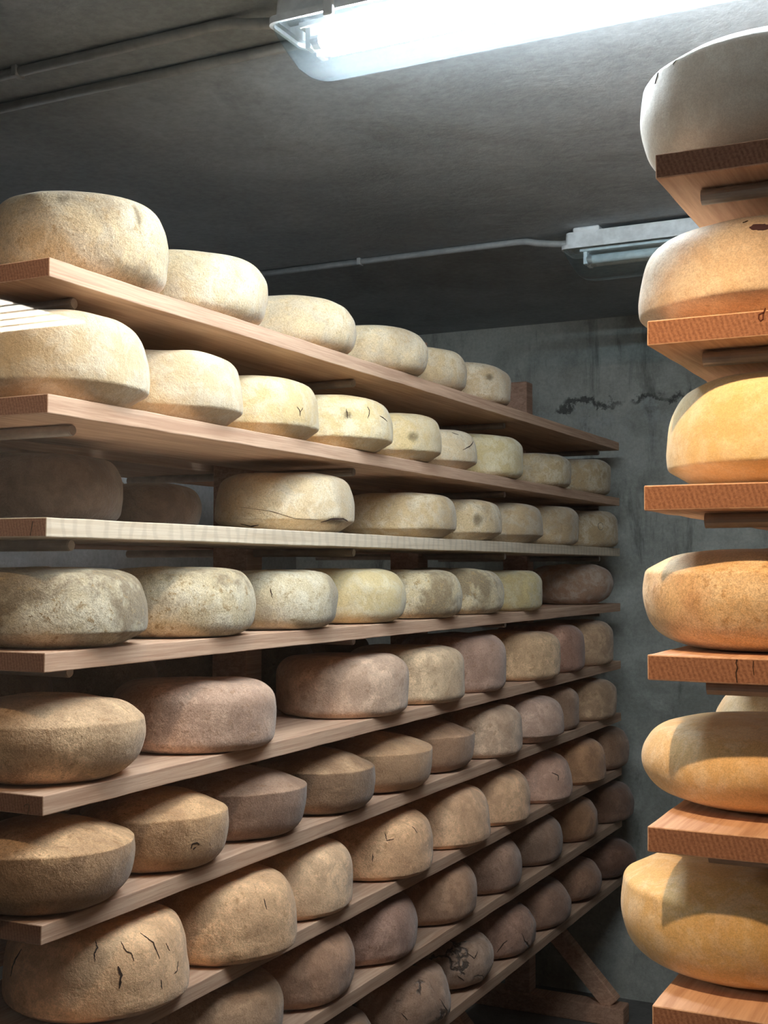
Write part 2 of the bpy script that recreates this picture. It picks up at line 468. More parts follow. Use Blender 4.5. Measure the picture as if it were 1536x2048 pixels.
# ------------------------------------------------------------------ shelf boards and trestles
BZ = [.479, .269, .080, -.126, -.341, -.534, -.735, -.925, -1.135]
RZ = [.498, .298, .100, -.101, -.302, -.509]
BT = .030
Y0, Y1 = 1.47, 4.60
rnd = random.Random(11)
def board(x0, x1, ztop, tint, label, group, mats, y0=Y0, y1=Y1):
    bm = bmesh.new()
    w, L = x1-x0, y1-y0
    nx, ny = 4, 90
    # box with a subdivided skin so the sawn edges waver a little
    seed = rnd.random()*50
    def P(i, j, top):
        x, y = w*i/nx, L*j/ny
        ed = 0
        if i in (0, nx): ed = .0012*noise.noise((seed, y*9, top*3+i))
        dz = .0008*noise.noise((seed+7, y*2.3, x*4)) + (.0010*noise.noise((seed+3, y*14, i)) if i in (0, nx) else 0)
        return (x+ed, y, (0 if top else -BT)+dz)
    V = {(i, j, t): bm.verts.new(P(i, j, t)) for i in range(nx+1) for j in range(ny+1) for t in (0, 1)}
    for i in range(nx):
        for j in range(ny):
            bm.faces.new((V[i,j,1], V[i+1,j,1], V[i+1,j+1,1], V[i,j+1,1]))
            bm.faces.new((V[i,j,0], V[i,j+1,0], V[i+1,j+1,0], V[i+1,j,0]))
    for j in range(ny):
        bm.faces.new((V[0,j,0], V[0,j,1], V[0,j+1,1], V[0,j+1,0]))
        bm.faces.new((V[nx,j,0], V[nx,j+1,0], V[nx,j+1,1], V[nx,j,1]))
    for i in range(nx):
        bm.faces.new((V[i,0,0], V[i+1,0,0], V[i+1,0,1], V[i,0,1])).material_index = 1
        bm.faces.new((V[i,ny,0], V[i,ny,1], V[i+1,ny,1], V[i+1,ny,0])).material_index = 1
    bm.normal_update()
    sharp = [e for e in bm.edges if len(e.link_faces) == 2 and e.calc_face_angle(0) > 1.0]
    bmesh.ops.bevel(bm, geom=sharp, offset=.0016, segments=2, affect='EDGES', profile=.5)
    o = bm_obj('shelf_board', bm, mats, None, smooth=False, loc=(x0, y0, H+ztop))
    o.color = tint
    thing(o, label, 'shelf', group)
    return o

ORD = ['top', 'second', 'third', 'fourth', 'fifth', 'sixth', 'seventh', 'eighth', 'lowest']
XFRONT = -1.31
LBW = .325
board_looks = [
 'pale sawn wooden board', 'splintery edged pale wooden board', 'bleached wooden board with wavy striped edge',
 'rough sawn tan wooden board', 'tan board with a pencil mark', 'brown sawn wooden board',
 'brown wooden board under cracked wheels', 'dusky brown wooden board', 'dark brown wooden board']
LB = []
for k, z in enumerate(BZ):
    t = [1, 1, 1, .98, .93, .88, .84, .78, .72][k]  # lower boards tinted darker, as if less light reached them
    lab = board_looks[k] + ', ' + ('lowest shelf' if k == 8 else ORD[k] + ' shelf from the top') + ' of the left rack'
    mats = [M_WOOD_CURLY if k == 2 else M_WOOD, M_END]
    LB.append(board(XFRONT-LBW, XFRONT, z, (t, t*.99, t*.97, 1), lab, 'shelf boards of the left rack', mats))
for k, z in enumerate(BZ):
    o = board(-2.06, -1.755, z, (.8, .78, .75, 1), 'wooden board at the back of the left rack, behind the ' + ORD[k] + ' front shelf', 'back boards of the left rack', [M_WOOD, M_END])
right_looks = ['grey looking board under the white wheel', 'board with a looped pencil mark on its end', 'board with fine grained end under the yellow wheel',
 'board with split round-cornered end', 'board under the wide two-tone wheel', 'board with bold ring grain on its end']
RB = []
for k, z in enumerate(RZ):
    lab = 'reddish ' + right_looks[k] + ', ' + ['top', 'second', 'third', 'fourth', 'fifth', 'lowest visible'][k] + ' on the right rack'
    if k == 0: lab = right_looks[0] + ', top of the right rack'
    dx = [.018, .006, 0, .002, .0, .004][k]
    RB.append(board(-.389+dx, -.064+dx, z, (.97, .93, .90, 1), lab, 'shelf boards of the right rack', [M_WOOD, M_END]))

def mark(parent, name, pts, width, mat, y=-.0006, depth=.0008, label=None):
    """a thin stroke on a board's end face; pts are (x, z) in world minus camera height"""
    bm = bmesh.new()
    o0 = parent.location
    P = [Vector((x-o0.x, y, z+H-o0.z)) for x, z in pts]
    prev = None
    for i, p in enumerate(P):
        a = P[max(0, i-1)]; b = P[min(len(P)-1, i+1)]
        t = (b-a).normalized(); s = Vector((t.z, 0, -t.x))*width/2
        cur = [bm.verts.new(p+s), bm.verts.new(p-s), bm.verts.new(p-s+Vector((0, depth, 0))), bm.verts.new(p+s+Vector((0, depth, 0)))]
        if prev:
            for q in range(4):
                bm.faces.new((prev[q], prev[(q+1) % 4], cur[(q+1) % 4], cur[q]))
        prev = cur
    return bm_obj(name, bm, mat, parent)
M_PENCIL = simple_mat('pencil', srgb(96, 76, 62), .9)
M_PENCIL_DARK = simple_mat('pencil_dark', srgb(84, 40, 30), .9)
mark(LB[4], 'pencil_mark', [(-1.3458, -.3603), (-1.3439, -.3564), (-1.338, -.3551), (-1.336, -.358), (-1.3378, -.3656), (-1.3387, -.3717)], .0011, M_PENCIL)
mark(RB[1], 'pencil_mark', [(-.2491, .2948), (-.2525, .2934), (-.2531, .2888), (-.2509, .2857), (-.2481, .2877), (-.248, .293), (-.2451, .3002)], .0014, M_PENCIL_DARK)
mark(RB[1], 'pencil_mark', [(-.2491, .2948), (-.247, .2945)], .0014, M_PENCIL_DARK)
mark(RB[3], 'end_crack', [(-.2823, -.1030), (-.2835, -.1067), (-.2819, -.1123), (-.2837, -.1181), (-.2826, -.1295)], .0013, M_CRACK)
mark(RB[3], 'end_crack', [(-.2639, -.1043), (-.2646, -.1117), (-.2636, -.1202)], .0008, M_CRACK)
mark(LB[2], 'end_crack', [(-1.3363, .0741), (-1.3391, .062), (-1.341, .0518)], .0013, M_CRACK)

def trestle(yc, posts_x0, posts_x1, rod_l, rod_r, zs, label, group, foot_l, foot_r, ztop):
    """wooden post on a braced foot with steel rods through it"""
    root = empty('rack_trestle', ((posts_x0+posts_x1)/2, yc, 0))
    thing(root, label, 'rack', group)
    ox = root.location.x
    bm = bmesh.new(); add_box(bm, posts_x0-ox, posts_x1-ox, -.035, .035, .07, H+ztop, .004)
    o = bm_obj('post', bm, M_POST, root); o.color = (.95, .9, .88, 1)
    bm = bmesh.new(); add_box(bm, foot_l-ox, foot_r-ox, -.04, .04, 0, .07, .006)
    o = bm_obj('foot', bm, M_POST, root); o.color = (1, .9, .82, 1)
    for s, xe in ((1, foot_r), (-1, foot_l)):
        xp = (posts_x1 if s > 0 else posts_x0)-ox
        xe = xe-ox-s*.05
        bm = bmesh.new()
        dv = Vector((xe-xp, 0, -.33)); L = dv.length
        add_box(bm, 0, L, -.025, .025, -.032, .032, .004)
        a = math.atan2(dv.z, dv.x)
        bmesh.ops.transform(bm, matrix=__import__('mathutils').Matrix.Translation((xp, 0, .40)) @ __import__('mathutils').Matrix.Rotation(-a, 4, 'Y'), verts=bm.verts)
        o = bm_obj('brace', bm, M_POST, root); o.color = (1.05, .95, .86, 1)
    for z in zs:
        bm = bmesh.new()
        zz = H+z-BT-.0105
        add_tube(bm, [(rod_l-ox, 0, zz), (rod_r-ox-.002, 0, zz)], .0095, 18)
        add_tube(bm, [(rod_r-ox-.002, 0, zz), (rod_r-ox, 0, zz)], .0085, 18)
        o = bm_obj('support_rod', bm, M_STEEL, root)
    return root
for i, y in enumerate((1.60, 2.585, 3.565, 4.545)):
    which = ['nearest the window', 'second from the window', 'third from the window', 'at the far end'][i]
    trestle(y, -1.745, -1.645, -2.03, -1.372, BZ, 'dark wooden trestle with steel rods in left rack, ' + which, 'trestles of the left rack', -2.12, -1.285, .722)
trestle(1.535, -.045, .055, -.330, .32, RZ + [-.712, -.915, -1.12], 'trestle of the right rack, its steel rods showing under the boards', 'trestles of the right rack', -.42, .43, .74)
for i, y in enumerate((2.55, 3.56, 4.545)):
    pass

# ------------------------------------------------------------------ cheese wheels
def fillet(poly, n=7):
    """poly: (r, z, fillet radius); returns rounded profile points"""
    out = []
    for i, (r, z, f) in enumerate(poly):
        if i in (0, len(poly)-1) or f <= 0:
            out.append((r, z)); continue
        p = Vector((r, z)); a = Vector(poly[i-1][:2]); b = Vector(poly[i+1][:2])
        da, db = a-p, b-p
        f = min(f, da.length*.49, db.length*.49)
        p0 = p+da.normalized()*f; p1 = p+db.normalized()*f
        for q in range(n):
            t = q/(n-1)
            out.append(tuple(p0*(1-t)**2 + p*2*t*(1-t) + p1*t*t))
    return out

def profile(kind, r, h):
    if kind == 'flip':      # domed top, crisp lower edge with a slanted foot
        poly = [(0, 0, 0), (.74*r, 0, .01), (.99*r, .19*h, .004), (r, .30*h, .01), (.985*r, .60*h, .05), (.90*r, .88*h, .05), (.66*r, .98*h, .05), (0, 1.0*h, 0)]
    elif kind == 'crest':   # slanted top with a crisp upper edge, rounded foot
        poly = [(0, 0, 0), (.72*r, 0, .04), (.93*r, .22*h, .06), (1.0*r, .50*h, .05), (.985*r, .715*h, .004), (.80*r, .90*h, .03), (.55*r, .975*h, .05), (0, h, 0)]
    elif kind == 'tall':    # upright side down to a crisp bottom edge, domed top
        poly = [(0, 0, 0), (.87*r, 0, .006), (.985*r, .085*h, .003), (r, .18*h, .01), (.985*r, .58*h, .05), (.88*r, .88*h, .06), (.62*r, .985*h, .05), (0, h, 0)]
    elif kind == 'cone':    # crisp upper edge under a low conical top, side curving in below
        poly = [(0, 0, 0), (.74*r, 0, .03), (.945*r, .17*h, .05), (1.0*r, .48*h, .05), (.995*r, .70*h, .003), (.55*r, .90*h, .06), (0, h, 0)]
    elif kind == 'box':     # straight sides
        poly = [(0, 0, 0), (.88*r, 0, .012), (.99*r, .10*h, .02), (r, .5*h, .04), (.985*r, .80*h, .03), (.82*r, .97*h, .04), (.6*r, h, .04), (0, h, 0)]
    elif kind == 'bun':     # very rounded
        poly = [(0, 0, 0), (.60*r, 0, .06), (.90*r, .16*h, .05), (1.0*r, .42*h, .06), (.99*r, .62*h, .06), (.88*r, .88*h, .05), (.58*r, 1.0*h, .06), (0, h, 0)]
    elif kind == 'drum':    # large young wheel, crisp upper edge, full belly
        poly = [(0, 0, 0), (.66*r, 0, .05), (.92*r, .17*h, .06), (1.0*r, .50*h, .06), (.965*r, .78*h, .006), (.72*r, .945*h, .04), (.5*r, .985*h, .04), (0, h, 0)]
    else:                   # round
        poly = [(0, 0, 0), (.80*r, 0, .03), (.965*r, .13*h, .04), (r, .42*h, .05), (.985*r, .66*h, .05), (.86*r, .93*h, .05), (.62*r, h, .05), (0, h, 0)]
    p = fillet(poly)
    # resample evenly, keeping the crisp corners dense enough
    res = [p[0]]
    for a, b in zip(p, p[1:]):
        d = math.dist(a, b); n = max(1, int(d/.007))
        for q in range(1, n+1):
            t = q/n; res.append((a[0]+(b[0]-a[0])*t, a[1]+(b[1]-a[1])*t))
    return res

class Wheel:
    def __init__(s, kind, r, h, seed, lump=1.0):
        s.r, s.h, s.seed, s.lump = r, h, seed, lump
        s.prof = profile(kind, r, h)
    def pos(s, th, pr):
        r, z = pr
        c, sn = math.cos(th), math.sin(th)
        q = Vector((c*r*9+s.seed*3.1, sn*r*9, z*11+s.seed))
        k = min(1, r/(.6*s.r))
        low = .0045*s.lump*noise.noise((c*1.3+s.seed, sn*1.3, s.seed*.7))
        n1 = .0042*s.lump*noise.noise(q) + .0016*s.lump*noise.noise(q*3.1)
        zz = z + (.004*s.lump*noise.noise((c*1.1, sn*1.1+s.seed*1.7, r*4)) + .002*s.lump*noise.noise(q*1.7))*min(1, z/(.35*s.h))
        rr = r + (low+n1)*k
        return Vector((rr*c, rr*sn, max(0, zz)))
    def side(s, z):
        """outermost profile point at height z"""
        best = None
        for a, b in zip(s.prof, s.prof[1:]):
            if min(a[1], b[1]) <= z <= max(a[1], b[1]) and abs(b[1]-a[1]) > 1e-9:
                t = (z-a[1])/(b[1]-a[1]); r = a[0]+(b[0]-a[0])*t
                if best is None or r > best: best = r
        return (best or s.r*.5, z)
    def mesh(s, name, mat, nseg=104):
        V, F = [], []
        pr = s.prof
        V.append(s.pos(0, (0, 0)))
        for p in pr[1:-1]:
            for i in range(nseg): V.append(s.pos(2*math.pi*i/nseg, p))
        V.append(s.pos(0, (0, s.h)))
        m = len(pr)-2
        for i in range(nseg):
            F.append((0, 1+(i+1) % nseg, 1+i))
            F.append((len(V)-1, 1+(m-1)*nseg+i, 1+(m-1)*nseg+(i+1) % nseg))
        for j in range(m-1):
            b = 1+j*nseg
            for i in range(nseg):
                F.append((b+i, b+(i+1) % nseg, b+nseg+(i+1) % nseg, b+nseg+i))
        return mesh_obj(name, V, F, mat)
    def stain(s, o, blots):
        """mould blots of the wheel's own, kept as a point attribute of its mesh"""
        if not blots: return
        at = o.data.attributes.new('stain', 'FLOAT', 'POINT')
        for v in o.data.vertices:
            th = math.atan2(v.co.y, v.co.x); val = 0
            for t0, z0, a, b in blots:
                d = math.hypot((th-t0)*s.r/a, (v.co.z-z0)/b) if v.co.xy.length > .7*s.r else 9
                val = max(val, min(1, max(0, 1.6-d)))
            at.data[v.index].value = val
    def side_mould(s, o, amount, zrim):
        """grey mould and painted shade on the flank of a wheel with a cleaner top"""
        at = o.data.attributes.new('side_mould', 'FLOAT', 'POINT')
        for v in o.data.vertices:
            at.data[v.index].value = amount if (v.co.z < zrim and v.co.xy.length > .5*s.r) else 0
    def surf(s, th, z, off):
        z = max(.004, min(s.h*.985, z))
        p = s.pos(th, s.side(z))
        e = .003
        a = s.pos(th+.02, s.side(z)); b = s.pos(th, s.side(min(s.h*.985, z+e)))
        n = (a-p).cross(b-p)
        n = n.normalized() if n.length > 1e-12 else Vector((math.cos(th), math.sin(th), 0))
        return p + n*off, n

def crack(wheel, parent, pts, width):
    """a gaping split in the rind: tapering dark strip that follows the surface"""
    P = []
    for (a, b) in zip(pts, pts[1:]):
        for q in range(6):
            t = q/6; P.append((a[0]+(b[0]-a[0])*t, a[1]+(b[1]-a[1])*t))
    P.append(pts[-1])
    V, F = [], []
    n = len(P)
    pp = [wheel.surf(th + .010*noise.noise((i*.9, parent.location.y*7, 1)), z, .0007) for i, (th, z) in enumerate(P)]
    for i in range(n):
        p, nn = pp[i]
        t = (pp[min(n-1, i+1)][0]-pp[max(0, i-1)][0]).normalized()
        s = t.cross(nn).normalized()
        w = width*.40*(.18+.82*math.sin(math.pi*min(1, max(0, (i+.3)/(n-.4))))**.7)*(.8+.5*noise.noise((i*.7, width*900, 3)))
        V += [p-s*w, p+s*w, p-s*w*.6-nn*.0025, p+s*w*.6-nn*.0025]
        if i:
            b = 4*i
            F += [(b-4, b-3, b+1, b), (b-3, b-1, b+3, b+1), (b-2, b-4, b, b+2), (b-1, b-2, b+2, b+3)]
    F += [(0, 2, 3, 1), (4*n-4, 4*n-3, 4*n-1, 4*n-2)]
    return mesh_obj('crack', V, F, M_CRACK, parent, smooth=False)

def spot(wheel, parent, th0, z0, w, h, mat, name):
    """irregular patch lying on the rind"""
    V, F = [], []
    rings, n = 4, 26
    c, _ = wheel.surf(th0, z0, .0006); V.append(c)
    for k in range(1, rings+1):
        for i in range(n):
            a = 2*math.pi*i/n
            rr = k/rings*(1+.45*noise.noise((math.cos(a)*1.6+w*99, math.sin(a)*1.6, z0*50))+.25*noise.noise((math.cos(a)*5, math.sin(a)*5+w*80, 2)))
            p, _ = wheel.surf(th0+w*rr*math.cos(a)/wheel.r, z0+h*rr*math.sin(a), .0006 if k < rings else -.001)
            V.append(p)
    for i in range(n):
        F.append((0, 1+i, 1+(i+1) % n))
    for k in range(rings-1):
        b = 1+k*n
        for i in range(n):
            F.append((b+i, b+n+i, b+n+(i+1) % n, b+(i+1) % n))
    return mesh_obj(name, V, F, mat, parent)

WHEELS = [
    [(-1.443, 1.696, 0.159, 0.155), (-1.446, 2.023, 0.159, 0.128), (-1.445, 2.397, 0.16, 0.114), (-1.43, 2.756, 0.157, 0.114), (-1.452, 3.071, 0.151, 0.113), (-1.45, 3.388, 0.158, 0.115)] ,
    [(-1.43, 1.621, 0.157, 0.151), (-1.424, 1.93, 0.143, 0.137), (-1.426, 2.226, 0.145, 0.131), (-1.411, 2.531, 0.152, 0.125), (-1.413, 2.835, 0.145, 0.121), (-1.449, 3.14, 0.154, 0.113), (-1.44, 3.465, 0.16, 0.126), (-1.44, 3.924, 0.16, 0.11), (-1.44, 4.384, 0.16, 0.127)] ,
    [(-1.573, 1.588, 0.151, 0.1), (-1.57, 1.973, 0.16, 0.1), (-1.455, 2.41, 0.16, 0.138), (-1.445, 2.967, 0.16, 0.118), (-1.445, 3.306, 0.16, 0.12), (-1.445, 3.647, 0.16, 0.125), (-1.445, 4.011, 0.16, 0.134), (-1.445, 4.474, 0.16, 0.143)] ,
    [(-1.435, 1.626, 0.16, 0.129), (-1.435, 1.971, 0.16, 0.128), (-1.435, 2.298, 0.16, 0.122), (-1.435, 2.636, 0.16, 0.125), (-1.427, 2.963, 0.159, 0.123), (-1.434, 3.288, 0.158, 0.127), (-1.435, 3.615, 0.16, 0.121), (-1.435, 4.387, 0.16, 0.142)] ,
    [(-1.43, 1.618, 0.16, 0.132), (-1.43, 2.03, 0.16, 0.126), (-1.43, 2.634, 0.16, 0.138), (-1.426, 2.971, 0.16, 0.139), (-1.431, 3.298, 0.16, 0.155), (-1.419, 3.72, 0.159, 0.145), (-1.434, 4.043, 0.156, 0.155), (-1.433, 4.367, 0.159, 0.155)] ,
    [(-1.411, 1.586, 0.148, 0.138), (-1.407, 1.877, 0.135, 0.138), (-1.426, 2.169, 0.149, 0.138), (-1.404, 2.463, 0.137, 0.138), (-1.419, 2.763, 0.156, 0.138), (-1.434, 3.08, 0.154, 0.138), (-1.428, 3.401, 0.16, 0.144), (-1.406, 3.725, 0.157, 0.144), (-1.452, 4.041, 0.154, 0.144), (-1.425, 4.378, 0.16, 0.144)] ,
    [(-1.425, 1.738, 0.16, 0.148), (-1.396, 2.07, 0.153, 0.148), (-1.436, 2.382, 0.153, 0.148), (-1.425, 2.772, 0.16, 0.148), (-1.424, 3.144, 0.16, 0.148), (-1.426, 3.472, 0.16, 0.148), (-1.425, 3.861, 0.16, 0.148), (-1.422, 4.233, 0.16, 0.148), (-1.431, 4.56, 0.159, 0.148)] ,
    [(-1.428, 2.071, 0.158, 0.136), (-1.44, 2.393, 0.157, 0.136), (-1.441, 2.718, 0.16, 0.136), (-1.44, 3.088, 0.16, 0.136), (-1.44, 3.435, 0.16, 0.136), (-1.44, 3.816, 0.16, 0.136), (-1.44, 4.197, 0.16, 0.136), (-1.42, 4.562, 0.16, 0.136)] ,
    [(-1.44, 2.488, 0.16, 0.132), (-1.433, 2.882, 0.159, 0.132), (-1.44, 3.208, 0.159, 0.132), (-1.44, 3.535, 0.16, 0.132), (-1.44, 3.863, 0.16, 0.132), (-1.44, 4.209, 0.16, 0.132), (-1.42, 4.582, 0.16, 0.132)] ,
]
RIGHT_WHEELS = [(-0.262, 1.635, 0.168, 0.16), (-0.266, 1.64, 0.168, 0.128), (-0.236, 1.65, 0.166, 0.143), (-0.272, 1.655, 0.168, 0.127), (-0.281, 1.685, 0.168, 0.108), (-0.306, 1.675, 0.172, 0.138)]
CRACKS = {
   (6, 0): [([(-0.898, 0.1308), (-0.873, 0.121), (-0.907, 0.1135), (-0.896, 0.1015)], 0.0035), ([(-0.658, 0.0914), (-0.627, 0.0771), (-0.646, 0.0578)], 0.0071), ([(-0.599, 0.1258), (-0.561, 0.1114), (-0.502, 0.1074), (-0.48, 0.0948)], 0.0027), ([(-0.302, 0.1318), (-0.19, 0.1157), (-0.139, 0.0876)], 0.0036), ([(0.002, 0.1079), (0.049, 0.0936)], 0.0018), ([(-1.856, 0.111), (-1.924, 0.0869), (-1.978, 0.0647)], 0.0045), ([(0.178, 0.0711), (0.134, 0.0566), (0.081, 0.0549)], 0.0018), ([(-0.136, 0.0541), (-0.128, 0.0399)], 0.0027)],
   (1, 2): [([(-0.301, 0.063), (-0.243, 0.0526), (-0.252, 0.0442)], 0.0028), ([(-0.243, 0.0526), (-0.181, 0.0617)], 0.0022)],
   (1, 3): [([(-0.423, 0.0665), (-0.365, 0.0852), (-0.385, 0.095)], 0.0031), ([(-0.78, 0.0833), (-0.765, 0.0612)], 0.0036), ([(-0.154, 0.0758), (0.08, 0.0658)], 0.0031)],
   (1, 5): [([(-0.35, 0.0501), (-0.092, 0.0639), (0.094, 0.0788)], 0.0045), ([(-0.524, 0.0968), (-0.374, 0.0916)], 0.003)],
   (2, 2): [([(-1.711, 0.0538), (-1.224, 0.0428), (-0.892, 0.027), (-0.539, 0.0247)], 0.0014), ([(-0.476, 0.0195), (-0.332, 0.0266), (-0.068, 0.0301), (0.078, 0.0254)], 0.006), ([(-1.754, 0.0175), (-1.584, 0.0116), (-1.432, 0.0145)], 0.0058)],
   (3, 2): [([(-0.95, 0.0865), (-0.924, 0.0673)], 0.0033)],
   (5, 1): [([(-0.435, 0.0458), (-0.421, 0.0542), (-0.352, 0.0546), (-0.312, 0.0494)], 0.0029), ([(-0.405, 0.0435), (-0.367, 0.0471)], 0.0038)],
   (6, 1): [([(-0.313, 0.1148), (-0.304, 0.0961)], 0.0026)],
   (6, 3): [([(-0.846, 0.1156), (-0.831, 0.0969), (-0.706, 0.0989)], 0.0032), ([(-1.054, 0.0704), (-1.061, 0.0531)], 0.0032), ([(-0.293, 0.1215), (-0.235, 0.1048)], 0.0026)],
   (6, 6): [([(-0.608, 0.0965), (-0.455, 0.085), (-0.47, 0.0696)], 0.0052)],
   (8, 3): [([(-0.902, 0.0277), (-0.757, 0.0513), (-0.675, 0.0583)], 0.0048), ([(-0.356, 0.073), (-0.254, 0.048), (-0.151, 0.0327)], 0.004)],
   (8, 2): [([(-0.57, 0.1051), (-0.442, 0.0871), (-0.308, 0.1012)], 0.0044), ([(-0.789, 0.0547), (-0.641, 0.0362)], 0.0044), ([(0.083, 0.0172), (-0.243, 0.0051)], 0.0044), ([(-0.532, -0.0216), (-0.398, -0.0049)], 0.0037)],
   (8, 1): [([(-0.889, 0.0678), (-0.787, 0.0497)], 0.004), ([(-0.151, 0.0771), (0.08, 0.0418), (0.104, 0.021)], 0.0041)],
   ('R', 0): [([(-2.406, 0.1221), (-2.432, 0.1091)], 0.0017), ([(-2.178, 0.1252), (-2.2, 0.1197)], 0.0013)],
   ('R', 1): [([(-1.619, 0.107), (-1.584, 0.1092)], 0.0022)],
}
SPOTS = {(0, 0): [(-0.177, 0.1138, 0.0075, 0.0184), (-1.056, 0.1267, 0.0114, 0.0065)], (1, 3): [(-0.757, 0.0724, 0.01, 0.0088)], (1, 4): [(-0.615, 0.0529, 0.0134, 0.011)], (2, 2): [(-0.206, 0.0261, 0.0282, 0.0076)], (2, 4): [(-0.618, 0.057, 0.0125, 0.0166)], (0, 5): [(-0.551, 0.0681, 0.0114, 0.0086)], ('R', 1): [(-1.491, 0.0991, 0.0139, 0.0052)]}
for _k in range(1, 9):
    WHEELS[_k] = [(x, y, r, min(h, BZ[_k-1]-.0555-BZ[_k])) for x, y, r, h in WHEELS[_k]]
WHEELS[2][0] = (-1.615, 1.805, .15, .130)
WHEELS[2][1] = (-1.617, 2.10, .128, .094)

CREAM, CREAMY, YEL = (234, 214, 178), (226, 203, 164), (238, 214, 164)
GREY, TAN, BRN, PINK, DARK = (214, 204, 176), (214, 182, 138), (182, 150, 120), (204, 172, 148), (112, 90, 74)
# per wheel: look, rind colour, mould, profile kind
ROWS = [
 [('large pale wheel with dark scuff and grey mould', CREAM, .75, 'round'), ('cream wheel with sprinkled brown flecks', CREAM, .45, 'round'),
  ('mottled cream wheel with sloping shoulder', CREAM, .55, 'round'), ('wide mottled cream wheel', CREAM, .55, 'round'),
  ('small yellowish wheel tucked between two others', CREAMY, .5, 'round'), ('pinkish cream wheel beside the post top', (220, 196, 160), .5, 'box')],
 [('smooth pale wheel with dark underside', CREAM, .25, 'flip'), ('smooth cream wheel with sharp lower edge', CREAM, .2, 'flip'),
  ('pale yellow wheel with small star crack', YEL, .25, 'flip'), ('pale yellow wheel with creased shoulder', YEL, .3, 'flip'),
  ('pale yellow wheel with grey spot', YEL, .3, 'flip'), ('narrow wheel with slanting cracks', CREAM, .35, 'flip'),
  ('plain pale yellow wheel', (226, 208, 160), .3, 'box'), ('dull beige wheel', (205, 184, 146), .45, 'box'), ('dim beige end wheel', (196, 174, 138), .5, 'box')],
 [('unlit dark brown wheel', (96, 78, 66), .2, 'round'), ('low unlit dark wheel', (92, 74, 62), .2, 'round'),  # both rinds darkened to stand in for shadow
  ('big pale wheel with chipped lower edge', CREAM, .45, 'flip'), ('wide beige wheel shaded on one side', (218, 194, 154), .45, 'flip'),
  ('blotchy beige wheel with grey stain', CREAMY, .7, 'flip'), ('plain beige wheel', (206, 182, 146), .4, 'flip'),
  ('scuffed dull beige wheel', (206, 182, 146), .5, 'box'), ('beige wheel with round stamped ring', (196, 172, 136), .4, 'box')],
 [('greyish green mouldy wheel', GREY, 1.2, 'flip'), ('mould-flecked grey cream wheel', (224, 211, 178), 1.1, 'round'),
  ('grey cream wheel with small dark crack', (219, 208, 178), .75, 'round'), ('clean creamy yellow wheel', (232, 214, 166), .3, 'round'),
  ('vein-patterned grey yellow wheel', (228, 212, 174), 1.1, 'round'), ('heavily blotched cream wheel', (224, 208, 172), 1.2, 'round'),
  ('pale wheel with brown-flecked sides', (222, 204, 152), .55, 'box'), ('low pinkish brown wheel standing apart', (186, 152, 128), .35, 'bun')],
 [('big tan wheel with slanted top', (206, 180, 142), .75, 'crest'), ('mottled pinkish grey wheel', (196, 170, 148), .7, 'box'),
  ('wide grey brown wheel after the gap', (196, 172, 148), .55, 'box'), ('grey tan wheel with sloping top', (200, 178, 144), .55, 'box'),
  ('reddish patched grey wheel', (186, 156, 136), .7, 'box'), ('wide tan wheel', (208, 176, 134), .6, 'box'),
  ('red brown wheel with ridged top', (178, 138, 116), .7, 'box'), ('small brownish end wheel', (186, 156, 122), .5, 'box')],
 [('dark-sided wheel with yellow top', (206, 172, 128), .75, 'cone'), ('yellow-topped wheel with round knot', (212, 176, 130), .7, 'cone'),
  ('grey brown wheel with pale slanted top', (180, 152, 128), .75, 'cone'), ('dark grey wheel with yellow top', (186, 156, 120), .9, 'cone'),
  ('tan wheel with slanted top', (200, 166, 126), .6, 'cone'), ('brown wheel with flat tan top', (178, 144, 112), .6, 'cone'),
  ('tall grey tan wheel', (196, 170, 142), .5, 'box'), ('pinkish grey wheel', (190, 162, 142), .45, 'flip'),
  ('narrow brown wheel set back', (176, 144, 116), .6, 'box'), ('dull tan end wheel', (182, 152, 118), .5, 'box')],
 [('orange tan wheel with deep gaping cracks', (222, 186, 142), .35, 'tall'), ('orange tan wheel with dark blotch', (220, 184, 140), .55, 'tall'),
  ('tall pale tan wheel', (222, 190, 150), .4, 'tall'), ('orange tan wheel with stamped square crease', (218, 178, 134), .5, 'tall'),
  ('evenly orange tan wheel', (216, 178, 138), .35, 'tall'), ('yellow tan wheel', (212, 174, 134), .35, 'tall'),
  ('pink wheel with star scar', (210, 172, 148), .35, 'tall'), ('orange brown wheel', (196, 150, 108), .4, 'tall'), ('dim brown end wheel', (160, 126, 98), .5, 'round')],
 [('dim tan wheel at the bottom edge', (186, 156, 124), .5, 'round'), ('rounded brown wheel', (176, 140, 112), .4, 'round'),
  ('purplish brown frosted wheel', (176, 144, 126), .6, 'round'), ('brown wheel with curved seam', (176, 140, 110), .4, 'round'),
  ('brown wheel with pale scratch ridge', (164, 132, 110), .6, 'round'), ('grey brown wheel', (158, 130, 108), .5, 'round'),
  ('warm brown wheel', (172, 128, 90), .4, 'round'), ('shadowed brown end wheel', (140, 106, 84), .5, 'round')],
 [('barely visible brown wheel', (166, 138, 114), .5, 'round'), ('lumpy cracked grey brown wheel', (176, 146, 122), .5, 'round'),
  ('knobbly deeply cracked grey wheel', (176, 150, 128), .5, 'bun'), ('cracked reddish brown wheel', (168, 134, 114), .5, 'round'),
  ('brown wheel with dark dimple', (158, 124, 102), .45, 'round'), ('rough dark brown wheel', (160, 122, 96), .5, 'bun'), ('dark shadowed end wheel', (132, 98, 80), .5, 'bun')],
]
ORDN = ['first', 'second', 'third', 'fourth', 'fifth', 'sixth', 'seventh', 'eighth', 'ninth', 'tenth']
SHELF = ['top', 'second', 'third', 'fourth', 'fifth', 'sixth', 'seventh', 'eighth', 'lowest']
